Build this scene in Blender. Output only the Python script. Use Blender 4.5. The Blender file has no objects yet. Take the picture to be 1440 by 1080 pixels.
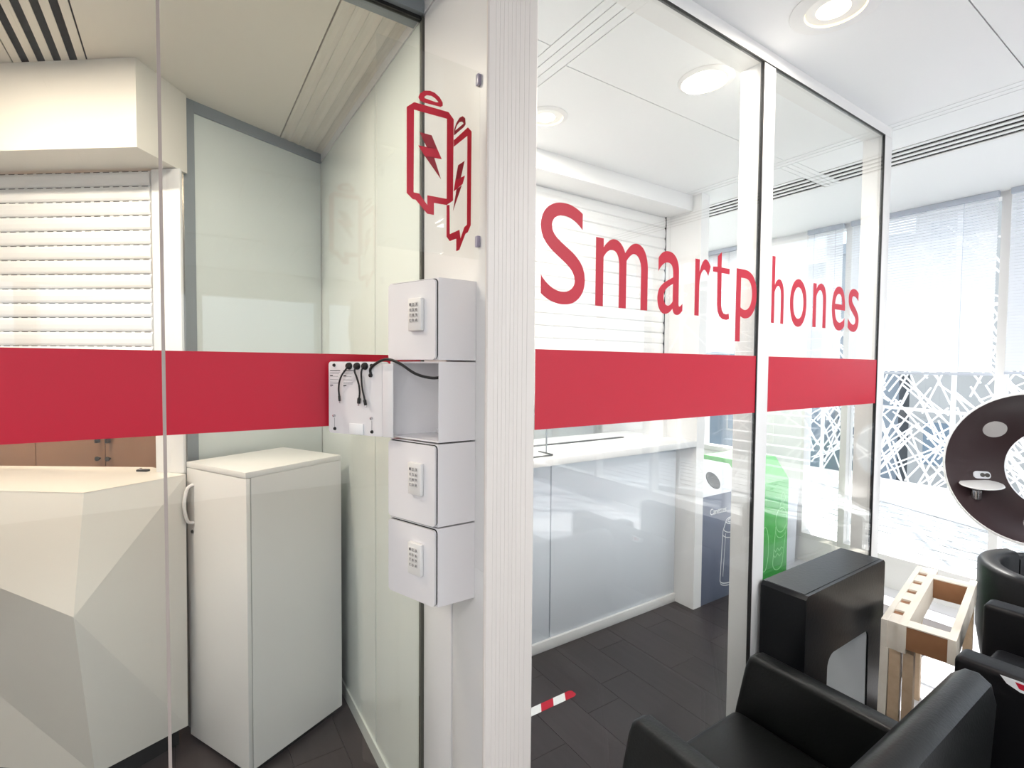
import bpy, bmesh, math, random
from mathutils import Vector, Matrix
from mathutils.geometry import tessellate_polygon
random.seed(7)
SC = bpy.context.scene
COL = SC.collection
R = math.radians

# ------------------------------------------------------------------ camera
YAW, PITCH, ROLL, FPX = R(33.497), R(-2.051), R(-0.461), 705.7
fw = Vector((math.sin(YAW)*math.cos(PITCH), math.cos(YAW)*math.cos(PITCH), math.sin(PITCH)))
rt0 = Vector((math.cos(YAW), -math.sin(YAW), 0)); dn0 = fw.cross(rt0)
rt = math.cos(ROLL)*rt0 + math.sin(ROLL)*dn0
dn = -math.sin(ROLL)*rt0 + math.cos(ROLL)*dn0
cd = bpy.data.cameras.new('camera'); cam = bpy.data.objects.new('camera', cd); COL.objects.link(cam)
cd.sensor_width = 36; cd.lens = FPX/1440*36; cd.clip_start = .02
m = Matrix((rt, -dn, -fw)).transposed().to_4x4(); m.translation = (0, 0, 1.5)
cam.matrix_world = m
SC.camera = cam

# ------------------------------------------------------------------ world, sun, exposure
w = bpy.data.worlds.new('sky'); SC.world = w; w.use_nodes = True
nt = w.node_tree; bg = nt.nodes['Background']
sky = nt.nodes.new('ShaderNodeTexSky'); sky.sky_type = 'HOSEK_WILKIE'
sky.sun_direction = Vector((.55, .35, .75)).normalized(); sky.turbidity = 5.0; sky.ground_albedo = .5
haze = nt.nodes.new('ShaderNodeMix'); haze.data_type = 'RGBA'; haze.inputs[0].default_value = .55
haze.inputs[7].default_value = (.80, .86, .92, 1)
nt.links.new(sky.outputs[0], haze.inputs[6]); nt.links.new(haze.outputs[2], bg.inputs[0]); bg.inputs[1].default_value = 2.6
sl = bpy.data.lights.new('sun', 'SUN'); so = bpy.data.objects.new('sun', sl); COL.objects.link(so)
sl.energy = 8.0; sl.angle = R(.6); sl.color = (1, .96, .9)
so.rotation_euler = Vector((.55, .35, .75)).to_track_quat('Z', 'Y').to_euler()
so.location = (9, 5, 12)
SC.view_settings.view_transform = 'Standard'; SC.view_settings.look = 'None'
SC.view_settings.exposure = 0.6; SC.view_settings.gamma = 1; SC.view_settings.use_curve_mapping = False

# ------------------------------------------------------------------ materials
def mat(name, col, rough=.5, spec=.5, metal=0, emit=None, es=0, noise=0, nscale=(8, 8, 8), bump=0, coat=0, detail=4):
    mt = bpy.data.materials.new(name); mt.use_nodes = True
    n = mt.node_tree; b = n.nodes['Principled BSDF']
    b.inputs['Base Color'].default_value = (*col, 1); b.inputs['Roughness'].default_value = rough
    b.inputs['Specular IOR Level'].default_value = spec; b.inputs['Metallic'].default_value = metal
    b.inputs['Coat Weight'].default_value = coat; b.inputs['Coat Roughness'].default_value = .06
    if emit:
        b.inputs['Emission Color'].default_value = (*emit, 1); b.inputs['Emission Strength'].default_value = es
    if noise or bump:
        tc = n.nodes.new('ShaderNodeTexCoord'); mp = n.nodes.new('ShaderNodeMapping')
        mp.inputs['Scale'].default_value = nscale
        nz = n.nodes.new('ShaderNodeTexNoise'); nz.inputs['Scale'].default_value = 1; nz.inputs['Detail'].default_value = detail
        n.links.new(tc.outputs['Object'], mp.inputs[0]); n.links.new(mp.outputs[0], nz.inputs[0])
        if noise:
            mx = n.nodes.new('ShaderNodeMix'); mx.data_type = 'RGBA'
            mx.inputs[6].default_value = (*[max(0, c*(1-noise)) for c in col], 1)
            mx.inputs[7].default_value = (*[min(1, c*(1+noise)) for c in col], 1)
            n.links.new(nz.outputs[0], mx.inputs[0]); n.links.new(mx.outputs[2], b.inputs['Base Color'])
        if bump:
            bp = n.nodes.new('ShaderNodeBump'); bp.inputs['Strength'].default_value = bump; bp.inputs['Distance'].default_value = .004
            n.links.new(nz.outputs[0], bp.inputs['Height']); n.links.new(bp.outputs[0], b.inputs['Normal'])
    return mt

def glassmat(name, tint, ior=1.5, k=1.0):
    mt = bpy.data.materials.new(name); mt.use_nodes = True
    n = mt.node_tree; n.nodes.clear()
    out = n.nodes.new('ShaderNodeOutputMaterial'); mx = n.nodes.new('ShaderNodeMixShader')
    tr = n.nodes.new('ShaderNodeBsdfTransparent'); tr.inputs[0].default_value = (*tint, 1)
    gl = n.nodes.new('ShaderNodeBsdfGlossy'); gl.inputs['Roughness'].default_value = 0.0
    gl.inputs[0].default_value = (k, k, k, 1)
    fr = n.nodes.new('ShaderNodeFresnel'); ge = n.nodes.new('ShaderNodeNewGeometry')
    ma = n.nodes.new('ShaderNodeMapRange'); ma.inputs[3].default_value = ior; ma.inputs[4].default_value = 1/ior
    n.links.new(ge.outputs['Backfacing'], ma.inputs[0]); n.links.new(ma.outputs[0], fr.inputs[0])
    n.links.new(fr.outputs[0], mx.inputs[0]); n.links.new(tr.outputs[0], mx.inputs[1]); n.links.new(gl.outputs[0], mx.inputs[2])
    n.links.new(mx.outputs[0], out.inputs[0])
    return mt

def woodmat(name, a, b, scale=(3, 40, 40), rough=.5, spec=.4):
    mt = mat(name, a, rough, spec, noise=.01, nscale=scale)
    for nd in mt.node_tree.nodes:
        if nd.type == 'MIX':
            nd.inputs[6].default_value = (*a, 1); nd.inputs[7].default_value = (*b, 1)
    return mt

def cyc(name, base, var, rough, spec, scale):   # colour varies a little from piece to piece
    mt = woodmat(name, base, tuple(min(1, c*var) for c in base), scale, rough, spec)
    n = mt.node_tree; b = n.nodes['Principled BSDF']
    oi = n.nodes.new('ShaderNodeObjectInfo'); hs = n.nodes.new('ShaderNodeHueSaturation')
    mr = n.nodes.new('ShaderNodeMapRange'); mr.inputs[3].default_value = .85; mr.inputs[4].default_value = 1.15
    src = b.inputs['Base Color'].links[0].from_socket
    n.links.new(oi.outputs['Random'], mr.inputs[0]); n.links.new(mr.outputs[0], hs.inputs['Value'])
    n.links.new(src, hs.inputs['Color']); n.links.new(hs.outputs[0], b.inputs['Base Color'])
    return mt

M = {}
M['white'] = mat('white_paint', (.80, .80, .80), .45)
M['wall'] = mat('white_wall', (.86, .86, .86), .6, .3, noise=.02, nscale=(3, 3, 3))
M['ceil'] = mat('ceiling_white', (.85, .86, .87), .5, .4)
M['ceilL'] = mat('ceiling_greige', (.76, .72, .65), .45, .4)
M['dark'] = mat('dark_gap', (.01, .01, .01), .8, .2)
M['black'] = mat('black_rubber', (.012, .012, .012), .5, .4)
M['frame'] = mat('frame_white', (.78, .77, .76), .35, .5)
M['post'] = mat('post_ivory', (.71, .66, .62), .4, .5, noise=.02, nscale=(60, 60, 2))
M['panelwhite'] = mat('panel_white', (.77, .77, .77), .3, .5)
M['panelL'] = mat('laminate_grey_green', (.66, .71, .69), .18, .5)
M['greyframe'] = mat('grey_metal', (.23, .26, .28), .4, .5)
M['locker'] = mat('locker_gloss_white', (.84, .83, .85), .12, .5, coat=.4)
M['lockin'] = mat('locker_inside', (.80, .79, .80), .35, .5)
M['keypad'] = mat('keypad_plastic', (.80, .79, .77), .35, .5)
M['button'] = mat('key_satin', (.70, .68, .66), .35, .5)
M['ink'] = mat('ink', (.03, .03, .035), .6, .3)
M['inkgrey'] = mat('ink_grey', (.30, .30, .32), .6, .3)
M['red'] = mat('red_vinyl', (.52, .008, .030), .35, .3)
M['redsign'] = mat('red_print', (.52, .009, .032), .4, .4)
M['darkred'] = mat('dark_red_print', (.30, .012, .025), .4, .4)
M['satin'] = mat('satin_handle', (.72, .70, .68), .35, .5)
M['steel'] = mat('steel', (.55, .55, .56), .25, .5, metal=1)
M['lilac'] = mat('grey_plastic_clip', (.33, .31, .42), .35, .5)
M['glass'] = glassmat('glass_pane', (.965, .975, .968))
M['acrylic'] = glassmat('acrylic_sheet', (.97, .975, .97), 1.49)
M['winglass'] = glassmat('window_glass', (.97, .98, .985), 1.45)
M['seal'] = mat('dark_olive_seal', (.10, .10, .085), .5, .3)
M['silicone'] = mat('silicone_joint', (.42, .36, .33), .5, .4)
M['counter'] = mat('counter_ivory', (.76, .73, .67), .35, .45)
M['shutter'] = mat('shutter_white', (.80, .80, .80), .4, .5)
M['cab'] = mat('cabinet_white', (.80, .79, .775), .28, .5)
M['cabside'] = mat('cabinet_edge_grey', (.45, .45, .44), .5, .4)
M['bluepanel'] = mat('counter_front_laminate', (.80, .85, .92), .24, .45)
M['floorD'] = cyc('floor_dark_plank', (.030, .024, .025), 1.8, .36, .5, (40, 3, 3))
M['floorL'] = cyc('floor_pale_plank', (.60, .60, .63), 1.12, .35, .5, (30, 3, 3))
M['deck'] = cyc('deck_pale', (.52, .52, .52), 1.1, .6, .3, (40, 3, 3))
M['leather'] = mat('black_leather', (.004, .0045, .0045), .36, .3, bump=.12, nscale=(140, 140, 140))
M['leather2'] = mat('black_leather_smooth', (.004, .004, .005), .42, .22, bump=.08, nscale=(120, 120, 120))
M['matblack'] = mat('black_foam_coating', (.004, .0045, .006), .30, .3, bump=.1, nscale=(90, 90, 90))
M['wood'] = woodmat('beech_wood', (.52, .36, .22), (.70, .54, .38), (4, 40, 40), .5)
M['woodpale'] = woodmat('pale_wood', (.74, .66, .55), (.84, .79, .70), (4, 40, 40), .5)
M['woodbrown'] = woodmat('brown_end_wood', (.26, .12, .055), (.34, .17, .085), (20, 20, 20), .55)
M['warmwood'] = woodmat('cupboard_wood', (.40, .22, .13), (.52, .30, .19), (5, 5, 1.5), .4)
M['knob'] = mat('dark_knob', (.05, .045, .04), .35, .5)
M['silverlid'] = mat('bin_lid_silver', (.66, .68, .72), .3, .5)
M['binblue'] = mat('bin_slate_blue', (.15, .175, .25), .35, .5)
M['bingreen'] = mat('bin_green', (.045, .42, .06), .35, .5)
M['binlime'] = mat('bin_lid_green', (.22, .62, .22), .35, .5)
M['binpale'] = mat('bin_pale_grey', (.62, .64, .70), .4, .5)
M['print'] = mat('white_print', (.85, .87, .88), .5, .3)
M['lime'] = mat('pale_green_print', (.35, .78, .36), .5, .3)
M['egg'] = mat('egg_brown_lining', (.035, .018, .020), .45, .4, bump=.05, nscale=(200, 200, 200))
M['eggshell'] = mat('egg_white_shell', (.84, .83, .82), .25, .5)
M['tablelining'] = mat('pale_grey_lining', (.68, .70, .72), .5, .3)
M['greydisc'] = mat('speaker_disc', (.52, .50, .49), .6, .3)
M['lamp'] = mat('lamp_warm', (1, .9, .6), .5, .3, emit=(1, .80, .42), es=5)
M['reflector'] = mat('lamp_reflector', (.85, .80, .66), .25, .5, emit=(1, .78, .40), es=1.0)
M['louvre'] = mat('louvre_fill', (1, 1, 1), .5, .3, emit=(1, .98, .94), es=5)
M['louvreoff'] = mat('louvre_lamp_off', (.8, .8, .8), .4, .4)
M['blind'] = mat('blind_slat', (.88, .89, .91), .45, .4)
def translucent(mt, f):
    n = mt.node_tree; b = n.nodes['Principled BSDF']; o = n.nodes['Material Output']
    tr = n.nodes.new('ShaderNodeBsdfTranslucent'); tr.inputs[0].default_value = (.95, .96, .98, 1); mx = n.nodes.new('ShaderNodeMixShader'); mx.inputs[0].default_value = f
    n.links.new(b.outputs[0], mx.inputs[1]); n.links.new(tr.outputs[0], mx.inputs[2]); n.links.new(mx.outputs[0], o.inputs[0])
translucent(M['blind'], .6)
M['blindrail'] = mat('blind_rail', (.48, .52, .60), .4, .5)
M['lattice'] = mat('lattice_white', (.80, .81, .82), .5, .4)
M['bldA'] = mat('building_cream', (.34, .34, .33), .8, .2, noise=.25, nscale=(.6, .6, .6))
M['bldB'] = mat('building_grey_blue', (.22, .26, .30), .7, .3, noise=.3, nscale=(.6, .6, .6))
M['bldwin'] = mat('building_window', (.12, .17, .22), .2, .5)
M['ground'] = mat('street_ground', (.3, .3, .3), .9, .2)

# ------------------------------------------------------------------ mesh helpers
ORG = {}
def smooth(pts, n=5):      # Catmull-Rom through the points
    P = [Vector(q) for q in pts]; P = [P[0]*2-P[1]]+P+[P[-1]*2-P[-2]]; out = []
    for i in range(1, len(P)-2):
        a, b, c, d = P[i-1:i+3]
        for k in range(n):
            t = k/n; out.append(.5*((2*b)+(c-a)*t+(2*a-5*b+4*c-d)*t*t+(3*b-a-3*c+d)*t**3))
    return out+[P[-2]]
class MB:
    def __init__(s): s.v = []; s.f = []; s.sm = []
    def add(s, vs, fs, sm=False):
        k = len(s.v); s.v += [tuple(map(float, q)) for q in vs]
        for f in fs: s.f.append([i+k for i in f]); s.sm.append(sm)
        return s
    def obox(s, O, U, V, W, bev=0, seg=2):
        O, U, V, W = map(Vector, (O, U, V, W))
        if U.cross(V).dot(W) < 0: U, V = V, U
        vs = [O, O+U, O+U+V, O+V, O+W, O+U+W, O+U+V+W, O+V+W]
        fs = [(0, 3, 2, 1), (4, 5, 6, 7), (0, 1, 5, 4), (1, 2, 6, 5), (2, 3, 7, 6), (3, 0, 4, 7)]
        if not bev: return s.add(vs, fs)
        bm = bmesh.new(); bv = [bm.verts.new(q) for q in vs]
        for f in fs: bm.faces.new([bv[i] for i in f])
        bmesh.ops.bevel(bm, geom=bm.edges[:], offset=bev, segments=seg, affect='EDGES', profile=.5)
        bm.verts.index_update()
        s.add([q.co for q in bm.verts], [[q.index for q in f.verts] for f in bm.faces], True); bm.free()
        return s
    def box(s, x0, x1, y0, y1, z0, z1, bev=0, seg=2):
        return s.obox((x0, y0, z0), (x1-x0, 0, 0), (0, y1-y0, 0), (0, 0, z1-z0), bev, seg)
    def prism(s, poly, O, U, V, W, holes=(), sm=False):
        """polygon (u,v) in plane O+uU+vV extruded by vector W"""
        O, U, V, W = map(Vector, (O, U, V, W))
        loops = [list(poly)]+[list(h) for h in holes]
        flat = [q for l in loops for q in l]
        P = [O+U*q[0]+V*q[1] for q in flat]; n = len(P)
        tris = tessellate_polygon([[Vector((q[0], q[1], 0)) for q in l] for l in loops])
        fs = []
        up = U.cross(V).dot(W) > 0
        for t in tris:
            a, b, c = t
            ar = (flat[b][0]-flat[a][0])*(flat[c][1]-flat[a][1])-(flat[c][0]-flat[a][0])*(flat[b][1]-flat[a][1])
            if abs(ar) < 1e-12: continue
            if (ar > 0) != up: a, b, c = c, b, a
            fs.append((c, b, a)); fs.append((a+n, b+n, c+n))
        k = 0
        for li, l in enumerate(loops):
            A = sum(l[i-1][0]*l[i][1]-l[i][0]*l[i-1][1] for i in range(len(l)))
            ccw = (A > 0) == up
            if li: ccw = not ccw
            for i in range(len(l)):
                a, b = k+i, k+(i+1) % len(l)
                fs.append((a, b, b+n, a+n) if ccw else (b, a, a+n, b+n))
            k += len(l)
        return s.add(P+[q+W for q in P], fs, sm)
    def tube(s, pts, r, n=8, cap=True):
        pts = [Vector(q) for q in pts]; rs = r if isinstance(r, (list, tuple)) else [r]*len(pts)
        rings = []; ref = None
        for i, q in enumerate(pts):
            t = (pts[min(i+1, len(pts)-1)]-pts[max(i-1, 0)]).normalized()
            if ref is None: ref = Vector((0, 0, 1)) if abs(t.z) < .9 else Vector((1, 0, 0))
            a = t.cross(ref).normalized(); b = a.cross(t); ref = b; b = -b
            rings.append([q+(a*math.cos(2*math.pi*j/n)+b*math.sin(2*math.pi*j/n))*rs[i] for j in range(n)])
        vs = [v for rg in rings for v in rg]; fs = []
        for i in range(len(rings)-1):
            for j in range(n):
                k = (j+1) % n; fs.append((i*n+j, i*n+k, (i+1)*n+k, (i+1)*n+j))
        if cap: fs.append(tuple(range(n))[::-1]); fs.append(tuple(range((len(rings)-1)*n, len(rings)*n)))
        return s.add(vs, fs, True)
    def lathe(s, prof, C, axis=(0, 0, 1), n=32, close=False, xdir=None):
        ax = Vector(axis).normalized(); a = Vector(xdir) if xdir else (Vector((1, 0, 0)) if abs(ax.x) < .9 else Vector((0, 1, 0)))
        a = (a-ax*a.dot(ax)).normalized(); b = ax.cross(a); C = Vector(C); vs = []; fs = []
        for (r, h) in prof:
            for j in range(n):
                t = 2*math.pi*j/n; vs.append(C+ax*h+(a*math.cos(t)+b*math.sin(t))*r)
        L = len(prof)
        for i in range(L if close else L-1):
            i2 = (i+1) % L
            for j in range(n):
                k = (j+1) % n; fs.append((i*n+j, i*n+k, i2*n+k, i2*n+j))
        return s.add(vs, fs, True)
    def build(s, name, material, parent=None, loc=None, auto=40):
        o0 = Vector(loc) if loc else (ORG[parent] if parent else Vector((0, 0, 0)))
        me = bpy.data.meshes.new(name); me.from_pydata([tuple(Vector(q)-o0) for q in s.v], [], s.f)
        me.materials.append(M[material]); me.update()
        me.polygons.foreach_set('use_smooth', s.sm)
        if any(s.sm): me.set_sharp_from_angle(angle=R(auto))
        o = bpy.data.objects.new(name, me); COL.objects.link(o)
        if parent: o.parent = parent
        else: o.location = o0
        ORG[o] = o0
        return o
def tag(o, label=None, cat=None, group=None, kind=None):
    if label: o['label'] = label
    if cat: o['category'] = cat
    if group: o['group'] = group
    if kind: o['kind'] = kind
    return o
def thing(name, label, cat, loc, group=None):
    o = bpy.data.objects.new(name, None); COL.objects.link(o); o.location = loc; ORG[o] = Vector(loc)
    o.empty_display_size = .1
    return tag(o, label, cat, group)
def struct(name, mb, mt, label=None):
    o = mb.build(name, mt); tag(o, label, None, None, 'structure'); return o
def bx(*a, **k): return MB().box(*a, **k)
def share(src, name, parent, delta):
    """a further piece with the mesh of src, moved by delta"""
    o = bpy.data.objects.new(name, src.data); COL.objects.link(o); o.parent = parent
    o.location = Vector(src.location)+Vector(delta); ORG[o] = ORG[src]+Vector(delta); return o
def textmesh(body, x0, x1, z0, z1, plane, name, mt, parent, depth=.0008, keep=False):
    """flat lettering fitted to a box; plane = (O, U, V, N)"""
    cu = bpy.data.curves.new('t', 'FONT'); cu.body = body; ob = bpy.data.objects.new('t', cu); COL.objects.link(ob)
    dg = bpy.context.evaluated_depsgraph_get(); me = bpy.data.meshes.new_from_object(ob.evaluated_get(dg))
    bpy.data.objects.remove(ob); bpy.data.curves.remove(cu)
    xs = [v.co.x for v in me.vertices]; ys = [v.co.y for v in me.vertices]
    O, U, V, N = map(Vector, plane)
    sx = (x1-x0)/(max(xs)-min(xs)); sy = (z1-z0)/(max(ys)-min(ys))
    if keep: sx = sy = min(sx, sy)
    fx = [(x0+(v.co.x-min(xs))*sx, z0+(v.co.y-min(ys))*sy) for v in me.vertices]
    faces = [list(p.vertices) for p in me.polygons]; bpy.data.meshes.remove(me)
    bm = bmesh.new(); vs = [bm.verts.new(O+U*a+V*b) for a, b in fx]
    for f in faces:
        try: bm.faces.new([vs[i] for i in f])
        except ValueError: pass
    bmesh.ops.remove_doubles(bm, verts=bm.verts[:], dist=1e-6)
    r = bmesh.ops.extrude_face_region(bm, geom=bm.faces[:])
    for e in r['geom']:
        if isinstance(e, bmesh.types.BMVert): e.co += N*depth
    bmesh.ops.recalc_face_normals(bm, faces=bm.faces[:])
    bm.verts.index_update()
    mb = MB().add([v.co for v in bm.verts], [[v.index for v in f.verts] for f in bm.faces]); bm.free()
    return mb.build(name, mt, parent) if name else mb

H = 2.55          # ceiling height
YR, YL = .95, 1.40  # planes of the two glass partitions
XW = .605         # face of the dividing wall
XB = 4.05         # window wall

# ================================================================== SETTING
# ---- floors
fl = struct('floor', bx(-2.6, 4.2, -3.6, 4.7, -.12, -.012), 'dark', 'dark sub floor under the planks')
def planks(x0, x1, y0, y1, wd, ln, mt, z=0, name='plank'):
    i = 0; x = x0
    while x < x1-.01:
        xe = min(x+wd, x1); y = y0-random.random()*ln*.7
        while y < y1-.01:
            a, b = max(y, y0), min(y+ln, y1)
            if b-a > .03: bx(x+.0008, xe-.0008, a+.0008, b-.0008, -.012, z).build(name, mt, fl)
            y += ln
        x += wd
planks(.695, 3.73, .955, 2.70, .1897, 1.0, 'floorD')
planks(-1.7, .60, 1.40, 2.7, .185, 1.3, 'floorD')
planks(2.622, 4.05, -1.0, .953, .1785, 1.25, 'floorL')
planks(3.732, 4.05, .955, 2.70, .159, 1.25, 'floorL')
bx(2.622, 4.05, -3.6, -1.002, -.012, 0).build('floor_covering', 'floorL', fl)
bx(-2.6, 2.62, -3.6, .953, -.012, 0).build('floor_covering', 'floorD', fl)
bx(-2.6, .6945, .955, 1.398, -.012, 0).build('floor_covering', 'floorD', fl)
bx(-2.6, 4.05, 2.702, 4.7, -.012, 0).build('floor_covering', 'floorD', fl)

# ---- ceiling: dark void above, panels with open joints below it
ce = struct('ceiling', bx(-2.7, 4.2, -3.7, 4.8, H+.012, H+.12), 'dark', 'suspended ceiling void')
g = .0035
def cpanel(x0, x1, y0, y1, mt='ceil', name='ceiling_panel'):
    return bx(x0+g/2, x1-g/2, y0+g/2, y1-g/2, H, H+.012).build(name, mt, ce)
ys = [-3.6, -3.03, -2.145, -1.26, -.375, .51, 1.395, 2.28, 4.7]
for a, b in zip(ys[:-1], ys[1:]): cpanel(1.136, 2.566, a, b)
for k in range(3): cpanel(1.028+k*.036, 1.028+(k+1)*.036, -3.6, 4.7, name='ceiling_strip')
ys2 = [-3.6, -2.2, -1.315, -.43, .455, 1.338]
for a, b in zip(ys2[:-1], ys2[1:]):
    cpanel(-.41, 1.028, a, b)
    cpanel(-1.8, -.41, a, b)
cpanel(.62, 1.028, 1.338, 4.7)
cpanel(-2.6, -1.8, -3.6, 1.338)
# lounge / booth window side
cpanel(2.566, 2.602, -3.6, 4.7, name='ceiling_strip'); cpanel(2.602, 2.638, -3.6, 4.7, name='ceiling_strip')
for a, b in ((-3.6, -1.6), (-1.6, .0), (.0, 1.372), (1.46, 4.7)): cpanel(2.638, 2.872, a, b)
for k in range(3): cpanel(2.638, 3.13, 1.372+k*.0293, 1.372+(k+1)*.0293, name='ceiling_strip')
cpanel(3.13, 4.06, -3.6, 4.7)
# left room ceiling
cpanel(-.255, .40, 1.338, 4.7, 'ceilL'); cpanel(-2.6, -.475, 1.338, 4.7, 'ceilL')
for k in range(5):
    x = .402+k*.041
    MB().prism([(0, 0), (.013, .007), (.028, .007), (.040, 0), (.040, .016), (0, .016)], (x, 1.338, H-.004), (1, 0, 0), (0, 0, 1), (0, 3.3, 0)).build('ridged_strip', 'ceilL', ce)

def vent(name, label, x0, x1, y0, y1, n, mt, group=None):
    t = thing(name, label, 'air vent', ((x0+x1)/2, (y0+y1)/2, H), group)
    sw = (x1-x0)/(n*2+1)
    bx(x0, x1, y0, y1, H+.002, H+.0115).build('backing', 'dark', t)
    for k in range(n+1):
        bx(x0+k*2*sw, x0+(k*2+1)*sw, y0, y1, H-.002, H+.0019).build('vent_slat', mt, t)
    return t
MB_ = None
vent('linear_air_vent', 'long white linear ceiling vent with dark slots by the window blinds', 2.876, 3.126, -3.5, 1.37, 4, 'white', 'white linear vents')
vent('linear_air_vent', 'shorter white linear ceiling vent seen through the glass above the bins', 2.876, 3.126, 1.462, 4.0, 4, 'white', 'white linear vents')
vent('linear_air_vent', 'beige slatted ceiling vent at top left above the shutter', -.472, -.258, 1.45, 4.0, 4, 'ceilL')

# ---- outer walls
struct('wall_left', bx(-2.75, -2.6, -3.6, 4.7, 0, H), 'wall', 'white wall at the far left')
struct('wall_back', bx(-2.6, 4.2, 4.7, 4.85, 0, H), 'wall', 'white wall behind the counters')
wr = MB().box(-2.6, 4.2, -3.75, -3.6, 0, .85).box(-2.6, 4.2, -3.75, -3.6, 2.25, H)
for k in range(6): wr.box(-2.6+k*1.33, -2.45+k*1.33, -3.75, -3.6, .85, 2.25)
struct('wall_rear', wr, 'wall', 'white wall with windows behind the viewer')
# partition line to the left of the left room
struct('wall_partition', bx(-2.6, -1.7, 1.36, 1.46, 0, H), 'wall', 'white wall at the end of the left glass partition')
# window wall
struct('wall_window', MB().box(XB, 4.2, 2.01, 2.55, 0, H).box(XB, 4.2, 2.93, 4.7, 0, H).box(XB, 4.2, 2.55, 2.93, 2.21, H).box(XB, 4.2, 2.55, 2.93, 0, .75), 'wall', 'white wall beside the windows')
posts = [2.01, 1.713, .886, .059, -.768, -1.595, -2.422, -3.249]
wn = 0
def window(y0, y1, z0, z1):
    global wn; wn += 1
    t = bx(XB, 4.15, y0, y0+.021, z0, z1).box(XB, 4.15, y1-.021, y1, z0, z1).box(XB, 4.15, y0+.021, y1-.021, z1-.03, z1).build('window_%d' % wn, 'frame')
    tag(t, 'white framed window looking out to the terrace', None, None, 'structure')
    bx(XB-.012, 4.15, y0+.021, y1-.021, z0, z0+.04).build('window_sill', 'frame', t)
    bx(4.10, 4.106, y0+.021, y1-.021, z0+.04, z1-.03).build('pane', 'winglass', t)
    return t
for a, b in zip(posts[1:], posts[:-1]): window(a, b, .18, H)
window(2.55, 2.93, .75, 2.21)
struct('trim_1', bx(XB-.01, 4.15, -3.6, 2.01, 0, .18), 'frame', 'low white plinth under the windows')

# ---- dividing wall between left room and booth (also carries the lockers)
dv = struct('wall_divider', bx(.613, .69, 1.03, 2.68, 0, H), 'panelwhite', 'white dividing wall between reception and booth')
for a, b in ((1.032, 1.196), (1.206, 1.388)):
    bx(XW, .613, a, b, 0, 1.0, bev=.003).build('wall_panel', 'panelwhite', dv)
bx(XW, .613, 1.032, 1.388, 1.0005, H-.036).build('wall_panel', 'panelwhite', dv)
for a, b in ((1.412, 1.832), (1.838, 2.69)):
    bx(XW, .613, a, b, .06, H-.036).build('wall_panel', 'panelL', dv)
bx(XW-.006, .613, 1.412, 2.66, 0, .058).build('baseboard_strip', 'panelL', dv)
bx(XW-.004, .613, 1.032, 2.66, H-.034, H-.001).build('cornice_strip', 'panelwhite', dv)
# fluted corner post
prof = [(.694, 1.031), (.6046, 1.031), (.596, 1.014), (.572, .974), (.562, .958), (.5605, .953), (.564, .950)]
x = .578
for k in range(9):
    prof += [(x, .950), (x+.0012, .9508), (x+.0024, .950)]; x += .0105 if k < 6 else .013
prof += [(.690, .950), (.694, .954)]
cp = struct('trim_2', MB().prism(prof, (0, 0, 0), (1, 0, 0), (0, 1, 0), (0, 0, H)), 'post', 'ivory fluted corner post')
bx(.599, .613, 1.392, 1.410, 0, H-.04).build('glass_seal', 'seal', cp)

# ---- right glass partition (booth front)
hd = struct('trim_3', bx(.694, 2.617, YR, 1.035, 2.508, H), 'frame', 'white head rail of the right glass partition')
bx(.694, 2.544, YR-.001, YR+.010, 2.503, 2.5079).build('black_seal', 'black', hd)
for x0, x1, nm in ((1.613, 1.682, 'trim_4'), (2.544, 2.617, 'trim_5')):
    p = struct(nm, bx(x0, x1, YR, 1.034, 0, 2.508, bev=.002), 'frame', 'white upright of the right glass partition')
    bx(x0-.006, x0-.0002, YR-.001, YR+.010, 0, 2.503).build('black_seal', 'black', p)
    bx(x0+.001, x1-.001, YR+.002, YR+.03, 2.5081, 2.5085).build('cap', 'frame', p)
bl = struct('trim_6', bx(.694, 2.617, YR+.002, 1.032, 0, .05), 'frame', 'white floor rail of the right glass partition')
def pane(name, x0, x1, y, z0, z1, label):
    o = bx(x0, x1, y, y+.008, z0, z1).build(name, 'glass'); return tag(o, label, None, None, 'structure')
pane('window_20', .6945, 1.607, YR+.002, .051, 2.5025, 'clear glass pane left of the mullion')
pane('window_21', 1.6825, 2.538, YR+.002, .051, 2.5025, 'clear glass pane right of the mullion')
# ---- left glass partition
hl = struct('trim_7', bx(-1.7, .600, YL-.02, YL+.06, 2.513, H), 'greyframe', 'grey head rail of the left glass partition')
bx(-1.7, .5985, YL-.004, YL+.012, 2.503, 2.5129).build('black_seal', 'black', hl)
pane('window_22', -1.7, -.0345, YL, .02, 2.503, 'clear glass pane in front of the faceted counter')
pane('window_23', -.0275, .5985, YL, .02, 2.503, 'clear glass pane in front of the narrow cabinet')
bx(-.0344, -.0276, YL-.0006, YL+.0085, .02, 2.503).build('silicone_joint', 'silicone', hl)
# ---- back wall piece in the left room with its grey frame
A0 = Vector((.022, 2.397, 0)); dA = Vector((.9138, .4061, 0)); nA = Vector((-.4061, .9138, 0)); LA = .64
bw = struct('wall_reception', MB().obox(A0+nA*.012, dA*LA, nA*.06, (0, 0, H)), 'panelL', 'grey green wall behind the narrow cabinet')
MB().obox(A0, dA*.042, nA*.02, (0, 0, H)).build('grey_upright', 'greyframe', bw)
MB().obox(A0+dA*.0425+Vector((0, 0, H-.045)), dA*(LA-.045), nA*.02, (0, 0, .045)).build('grey_head_rail', 'greyframe', bw)

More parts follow.
